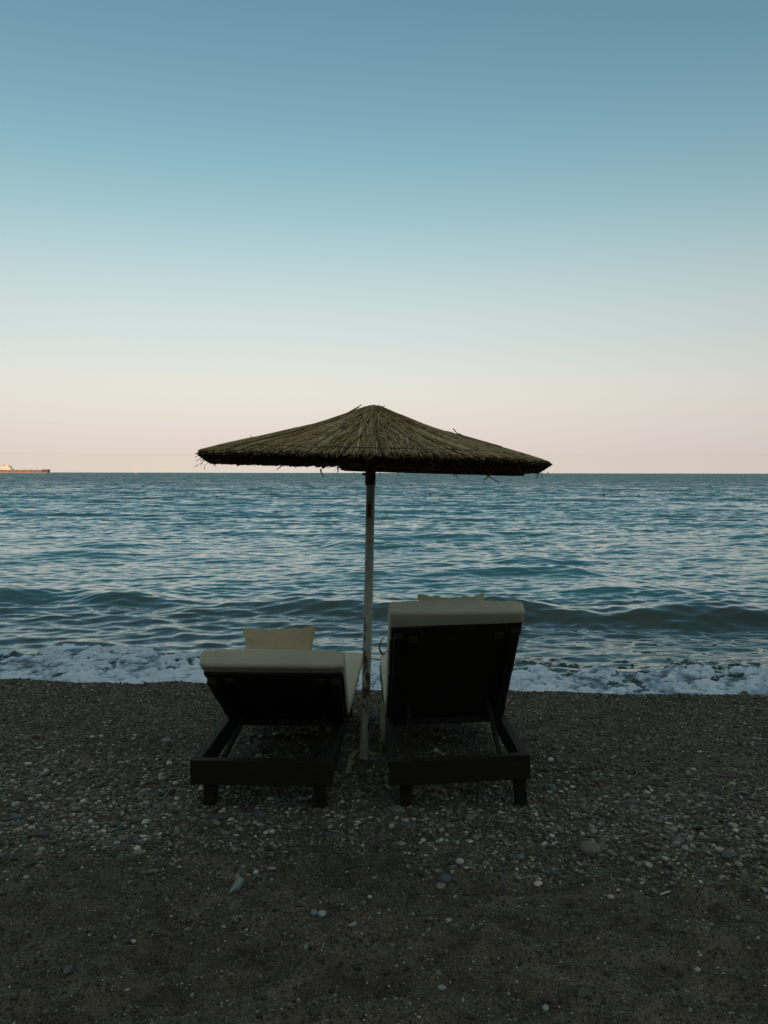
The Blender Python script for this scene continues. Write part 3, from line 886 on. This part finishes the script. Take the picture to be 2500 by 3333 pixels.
# pole, slightly bowed
pp = []
for i in range(15):
    h = -0.12 + (Htop - 0.22 + 0.12) * i / 14
    pp.append(axisv * h + xv * (0.006 * sin(pi * i / 14)))
mb = MB(); mb.tube(pp, 0.0250, 24); mb.build('pole', M_pole, um, smooth=True)
hc = (atY(1212, 1579, YU) - pb0).length
mb = MB(); mb.tube([axisv * hc, axisv * (hc + .004), axisv * (hc + .20)], [0.0285, 0.0300, 0.0300], 24)
col_ = mb.build('collar', M_collar, um, smooth=True)
mb = MB(); kp = axisv * (hc + 0.062); mb.tube([kp - xv * 0.027, kp - xv * 0.046], [0.007, 0.009], 10); mb.build('lock_knob', M_collar, col_, smooth=True)
# canopy
RAD = 0.995
TIP = R(1.6)   # canopy tilt, right side lower
cax = (Matrix.Rotation(TIP, 3, 'Y') @ Vector((0, 0, 1)))
cM = Matrix.Rotation(TIP, 4, 'Y')
cano_o = apx + Vector((0.012, 0, 0))
pr_r = np.array([0, .04, .10, .20, .33, .50, .66, .85, 1.0, 1.06])
pr_h = np.array([0, -.008, -.033, -.071, -.118, -.164, -.206, -.252, -.294, -.311])
def ch(r): return np.interp(r, pr_r, pr_h)
def cpt(x, y, z):      # canopy space -> umbrella space
    return cano_o + cM.to_3x3() @ Vector((x, y, z))
def rim_r(th): return RAD * (1 + 0.016 * np.sin(3 * th + 1) + 0.010 * np.sin(7 * th))
# base shell (double sided body below the reeds)
nr_, na_ = 16, 72
V = []; F = []
for lay, off in ((0, -0.012), (1, -0.050)):
    for i in range(nr_):
        for k in range(na_):
            th = 2 * pi * k / na_; r_ = (i / (nr_ - 1)) * (0.965, 0.90)[lay] * rim_r(th)
            V.append(cpt(r_ * cos(th), r_ * sin(th), ch(r_) + off * (0.5 + .5 * min(1, r_ * 2))))
for lay in (0, 1):
    b = lay * nr_ * na_
    for i in range(nr_ - 1):
        for k in range(na_):
            q = (b + i * na_ + k, b + i * na_ + (k + 1) % na_, b + (i + 1) * na_ + (k + 1) % na_, b + (i + 1) * na_ + k)
            F.append(q if lay else q[::-1])
b0_ = (nr_ - 1) * na_; b1_ = b0_ + nr_ * na_
for k in range(na_): F.append((b0_ + k, b0_ + (k + 1) % na_, b1_ + (k + 1) % na_, b1_ + k))
mb = MB(); mb.add(V, F); canopy = mb.build('canopy', M_under, um, smooth=False)
def reeds(segs, name, mt, parent):
    """segs: list of (points Nx3 array, radius)"""
    V = []; F = []; n = 0
    for P_, r_ in segs:
        P_ = np.asarray(P_, float); m = len(P_)
        d = np.gradient(P_, axis=0); d /= np.linalg.norm(d, axis=1)[:, None] + 1e-9
        up = np.array([0.02, 0.03, 1.0]); sd = np.cross(d, up); nl = np.linalg.norm(sd, axis=1)[:, None]
        sd = np.where(nl > .05, sd / (nl + 1e-9), np.array([1.0, 0, 0])); u_ = np.cross(sd, d)
        rr2 = r_ * np.linspace(1.0, 0.75, m)[:, None]
        for k in range(4):
            a = pi / 2 * k
            V.append(P_ + (sd * cos(a) + u_ * sin(a)) * rr2)
        for i in range(m - 1):
            for k in range(4):
                k2 = (k + 1) % 4
                F.append((n + k * m + i, n + k2 * m + i, n + k2 * m + i + 1, n + k * m + i + 1))
        F.append((n, n + m, n + 2 * m, n + 3 * m)); F.append((n + 4 * m - 1, n + 3 * m - 1, n + 2 * m - 1, n + m - 1))
        n += 4 * m
    return link_mesh(name, np_mesh(name, np.concatenate(V), np.array(F)), mt, parent)
cR = np.array(cM.to_3x3()); cO = np.array(cano_o)
def C2U(a): return a @ cR.T + cO
segs = []
NP_ = 10
for i in range(7600):
    pan = random.randrange(NP_); thp = 2 * pi * (pan + 0.3) / NP_
    dl = random.uniform(-1, 1) * pi / NP_ * 1.12
    th = thp + dl
    r1 = random.choice((random.uniform(.93, 1.0), random.uniform(.93, 1.0), random.uniform(.45, .98)))
    ln = random.uniform(.25, .75)
    r1m = r1 * rim_r(th)
    e = np.array([r1m * cos(th), r1m * sin(th)])
    da = thp + dl * random.choice((0.75, 0.95, 1.0)) + random.gauss(0, .07)
    if random.random() < .08: da += random.gauss(0, .25)
    st = e - np.array([cos(da), sin(da)]) * min(ln, r1 * 0.985)
    m = 7
    P2_ = st[None] + (e - st)[None] * np.linspace(0, 1, m)[:, None]
    rr3 = np.hypot(P2_[:, 0], P2_[:, 1])
    lift = random.uniform(-0.010, 0.010) + 0.006 * (1 - r1)
    z = np.interp(rr3, pr_r, pr_h) + lift + np.linspace(random.uniform(-.002, .006), 0, m)
    segs.append((C2U(np.column_stack([P2_, z])), random.choice((random.uniform(.0020, .0042), random.uniform(.0035, .0055)))))
# bunch at the tip
for i in range(170):
    th = random.uniform(0, 2 * pi); a = random.uniform(0, .035); 
    p0 = np.array([a * cos(th), a * sin(th), -0.03]); l = random.uniform(.02, .05)
    q = p0 + np.array([cos(th) * l * random.uniform(.2, 1.2), sin(th) * l * random.uniform(.2, 1.2), l * random.uniform(.5, 1.0)])
    segs.append((C2U(np.array([p0, q])), random.uniform(.0012, .003)))
reeds(segs, 'thatch', M_reed, canopy)
# cut ends round the rim
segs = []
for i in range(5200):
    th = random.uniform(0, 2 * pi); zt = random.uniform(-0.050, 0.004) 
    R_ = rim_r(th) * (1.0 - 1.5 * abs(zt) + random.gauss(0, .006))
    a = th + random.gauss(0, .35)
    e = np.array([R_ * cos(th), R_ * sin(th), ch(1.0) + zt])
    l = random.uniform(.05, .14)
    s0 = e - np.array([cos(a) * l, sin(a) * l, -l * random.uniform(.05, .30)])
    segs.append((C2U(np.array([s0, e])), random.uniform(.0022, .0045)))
# underside reeds
for i in range(1500):
    th = random.uniform(0, 2 * pi); r0 = random.uniform(.1, .6); r1 = random.uniform(r0 + .2, .91)
    tt = np.linspace(0, 1, 5); rr3 = r0 + (r1 - r0) * tt
    z = np.interp(rr3, pr_r, pr_h) - 0.050 * (0.5 + .5 * np.minimum(1, rr3 * 2)) - random.uniform(0, .006)
    th2 = th + random.gauss(0, .06) * tt
    segs.append((C2U(np.column_stack([rr3 * np.cos(th2), rr3 * np.sin(th2), z])), .0032))
# second, lower lip of the inner layer at the far side
for i in range(1500):
    th = random.uniform(R(20), R(105)); zt = random.uniform(-0.078, -0.045)
    R_ = 0.90 + random.gauss(0, .01)
    a = th + pi / 2 + random.gauss(0, .12)
    e = np.array([R_ * cos(th), R_ * sin(th), ch(1.0) + zt + .012]); l = random.uniform(.06, .14)
    segs.append((C2U(np.array([e - np.array([cos(a), sin(a), 0]) * l, e])), random.uniform(.0025, .0045)))
for i in range(70):
    th = random.uniform(0, 2 * pi); R_ = rim_r(th) * random.uniform(.97, 1.0)
    p0 = np.array([R_ * cos(th), R_ * sin(th), ch(1.0) - random.uniform(0, .06)])
    l = random.uniform(.015, .04)
    q = p0 + np.array([cos(th) * l * random.uniform(0, 1), sin(th) * l * random.uniform(0, 1) , -l * random.uniform(.0, .9)])
    segs.append((C2U(np.array([p0, q])), random.uniform(.0012, .0022)))
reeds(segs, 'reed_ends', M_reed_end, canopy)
# strays that stick out
segs = []
def stray(a, b, y0, y1, r=.0022, mid=None):
    P0 = atY(a[0], a[1], y0) - pb0; P1 = atY(b[0], b[1], y1) - pb0
    l = [P0, P1] if mid is None else [P0, atY(mid[0], mid[1], (y0 + y1) / 2) - pb0, P1]
    segs.append((np.array([tuple(v) for v in l]), r))
yc = YU
stray((1475, 1395), (1635, 1454), yc - .3, yc - .3, .003, (1490, 1413))
stray((1491, 1411), (1548, 1438), yc - .3, yc - .3, .004)
stray((1252, 1330), (1278, 1356), yc - .1, yc - .1, .003)
stray((1130, 1345), (1178, 1317), yc - .1, yc - .1, .003)
stray((1120, 1352), (1170, 1325), yc - .1, yc - .1, .0022)
stray((816, 1417), (820, 1442), yc, yc, .002); stray((812, 1437), (826, 1434), yc, yc, .002)
stray((738, 1460), (743, 1447), yc, yc, .0018); stray((743, 1447), (758, 1453), yc, yc, .0018)
stray((1574, 1565), (1606, 1535), yc - .5, yc - .5, .0028); stray((1572, 1540), (1626, 1572), yc - .5, yc - .5, .0028)
stray((1742, 1535), (1750, 1552), yc - .1, yc - .1, .0025); stray((1757, 1537), (1746, 1558), yc - .1, yc - .1, .002)
stray((1044, 1525), (1052, 1554), yc - .4, yc - .4, .0028); stray((1042, 1528), (1044, 1541), yc - .4, yc - .4, .002)
stray((915, 1518), (900, 1530), yc - .4, yc - .4, .0025); stray((1098, 1522), (1101, 1537), yc + .3, yc + .3, .004)
stray((1154, 1537), (1151, 1546), yc + .5, yc + .5, .002); stray((1296, 1537), (1295, 1549), yc + .5, yc + .5, .002)
stray((1482, 1540), (1490, 1556), yc - .4, yc - .4, .003); stray((1478, 1540), (1480, 1552), yc - .4, yc - .4, .0025)
reeds(segs, 'stray_reeds', M_reed, canopy)
# stitching wires
for r_ in (0.45, 0.90):
    mb = MB(); ring = []
    for k in range(121):
        th = 2 * pi * k / 120; q = r_ * rim_r(th) * (1 + .012 * sin(9 * th) + .006 * sin(23 * th))
        ring.append(cpt(q * cos(th), q * sin(th), float(ch(q)) + .0125 + .002 * sin(31 * th)))
    mb.tube(ring, 0.0018, 5, cap=False); mb.build('stitching_wire', M_wire, canopy)
# frame ribs
for k in range(8):
    th = 2 * pi * (k + .5) / 8; mb = MB()
    mb.tube([cpt(r_ * cos(th), r_ * sin(th), float(ch(r_)) - 0.075) for r_ in (0.02, .3, .6, .90)], 0.011, 8)
    mb.build('rib', M_wood, um, smooth=True)

# ------------------------------------------------------------------ far ship, sailboat, buoys
D = 3000.0
def sx(px): return (px - 1250) / FPX * D
hz = EYE
ppm = D / FPX
x0, x1 = sx(1), sx(162)
ship = empty('tanker_ship', (x0, D, SEA))
tag(ship, 'long rust-red tanker ship with pale stern tower on the horizon at the left', 'ship')
M_hull = mat('hull_red_brown', (0.16, 0.055, 0.04), 0.6)
r = ramp(M_hull, noise(M_hull, 0.08, 5).outputs[0], [(0.35, (0.15, 0.11, 0.10)), (0.65, (0.27, 0.18, 0.145))]); L(M_hull, r.outputs[0], P(M_hull).inputs['Base Color'])
M_bow = mat('bow_dark_green', (0.05, 0.06, 0.05), 0.6)
M_boot = mat('boot_topping', (0.42, 0.24, 0.20), 0.6)
M_sup = mat('cream_superstructure', (0.70, 0.62, 0.52), 0.6)
M_fun = mat('orange_funnel', (0.65, 0.14, 0.06), 0.6)
Ls = x1 - x0; HB = 11.5; BW = 15.0
def hull_sec(a, b, z0, z1, na=8, fa=0.0, fb=0.0):
    """hull piece from x=a to x=b; fa/fb push the top ends out"""
    V = []
    for z, ka in ((z0, 0), (z1, 1)):
        xs = [a - fa * ka, b + fb * ka]
        def wd(x):
            t_ = max(0, (x - (Ls - 28)) / 32); s_ = max(0, (12 - x) / 20)
            return BW * sqrt(max(0.02, 1 - min(t_, 1) ** 2)) * (1 - .35 * s_) * (0.93 + .07 * ka)
        n_ = na
        for k in range(n_ + 1):
            x = xs[0] + (xs[1] - xs[0]) * k / n_; V.append((x, -wd(x), z))
        for k in range(n_, -1, -1):
            x = xs[0] + (xs[1] - xs[0]) * k / n_; V.append((x, wd(x), z))
    m = 2 * (na + 1)
    F = [tuple(range(m))[::-1], tuple(range(m, 2 * m))] + [(i, (i + 1) % m, m + (i + 1) % m, m + i) for i in range(m)]
    return V, F
mb = MB(); mb.add(*hull_sec(2, Ls - 22, 1.9, HB, 10, 1.5, 0)); hull = mb.build('hull', M_hull, ship)
mb = MB(); mb.add(*hull_sec(Ls - 22, Ls - 3, 1.9, HB + 1.6, 8, 0, 5)); mb.build('bow', M_bow, ship)
mb = MB(); mb.add(*hull_sec(3, Ls - 4.5, -3, 1.9, 12)); mb.build('boot_stripe', M_boot, ship)
def bx(mb, xa, xb, z0, z1, w): mb.beam(((xa + xb) / 2, -w / 2, (z0 + z1) / 2), ((xa + xb) / 2, w / 2, (z0 + z1) / 2), xb - xa, z1 - z0)
px2 = lambda a: (a - 1) * ppm
mb = MB()
bx(mb, px2(8), px2(43), HB, HB + 4.5, 24); bx(mb, px2(9), px2(38), HB + 4.5, HB + 9, 22)
bx(mb, px2(11), px2(36), HB + 9, HB + 12.5, 20); bx(mb, px2(20), px2(33), HB + 12.5, HB + 16, 26)
bx(mb, px2(26.8), px2(28), HB + 16, HB + 22, 2)
mb.build('superstructure', M_sup, ship)
mb = MB(); bx(mb, px2(12), px2(19), HB + 9, HB + 18.5, 8); mb.build('funnel', M_fun, ship, bevel=1)
mb = MB()
for a, b, h in ((50, 57, 2.6), (64, 69, 2.4), (95, 106, 2.8), (99, 102, 6), (84, 85, 4), (122, 123, 3.5)): bx(mb, px2(a), px2(b), HB, HB + h, 8)
bx(mb, px2(45), px2(140), HB + .2, HB + 1.0, 3)
mb.build('deck_gear', M_sup, ship)
mb = MB(); bx(mb, px2(151.5), px2(153), HB + 1.6, HB + 9, 1.5); mb.build('foremast', M_sup, ship)
mb = MB()
for k in range(5):
    a = Ls - 16.5 + k * 2.1; mb.beam((a, -13.2 + k * 1.35, HB - .9), (a + 1.6, -12.2 + k * 1.35, HB - .9), .4, 1.5)
mb.build('bow_marking', M_sup, ship)

def sailboat(px, D2):
    o = empty('sailboat', ((px - 1250) / FPX * D2, D2, SEA)); tag(o, 'tiny white sailboat on the horizon right of the ship', 'sailboat')
    mb = MB(); mb.add([(-3, -1, 0), (3.4, 0, 0), (-3, 1, 0), (-3.2, -1.2, 1), (4, 0, 1.1), (-3.2, 1.2, 1)], [(2, 1, 0), (3, 4, 5), (0, 1, 4, 3), (1, 2, 5, 4), (2, 0, 3, 5)])
    mb.build('hull', M_sup, o)
    mb = MB(); mb.tube([(0.4, 0, 1), (0.4, 0, 9)], .08, 6); mb.build('mast', M_sup, o)
    mb = MB(); mb.add([(0.2, 0, 1.8), (-2.8, .3, 1.9), (0.2, 0, 8.6), (0.2, .06, 1.8), (-2.8, .36, 1.9), (0.2, .06, 8.6)], [(0, 1, 2), (5, 4, 3), (0, 3, 4, 1), (1, 4, 5, 2), (2, 5, 3, 0)])
    mb.build('sail', M_sup, o)
sailboat(443, 2600)
M_buoy = mat('buoy_plastic', (0.10, 0.07, 0.05), 0.5)
for i, (px, py, lb) in enumerate([(706, 1621, 'leftmost'), (1400, 1617, 'second from left'), (1966, 1616, 'third from left'), (2079, 1616, 'rightmost')]):
    p = atZ(px, py, SEA)
    mb = MB()
    prof = [(0.0, -.10), (0.07, -.085), (.105, -.03), (.11, .03), (.08, .09), (.03, .12), (.025, .16), (0.0, .165)]
    mb.tube([(0, 0, z) for _, z in prof], [max(r_, .001) * .75 for r_, _ in prof], 14)
    o = mb.build('buoy', M_buoy, smooth=True); o.location = (p.x, p.y, SEA + .07)
    tag(o, lb + ' of the four tiny dark buoys floating far out', 'buoy', 'tiny buoys far out')
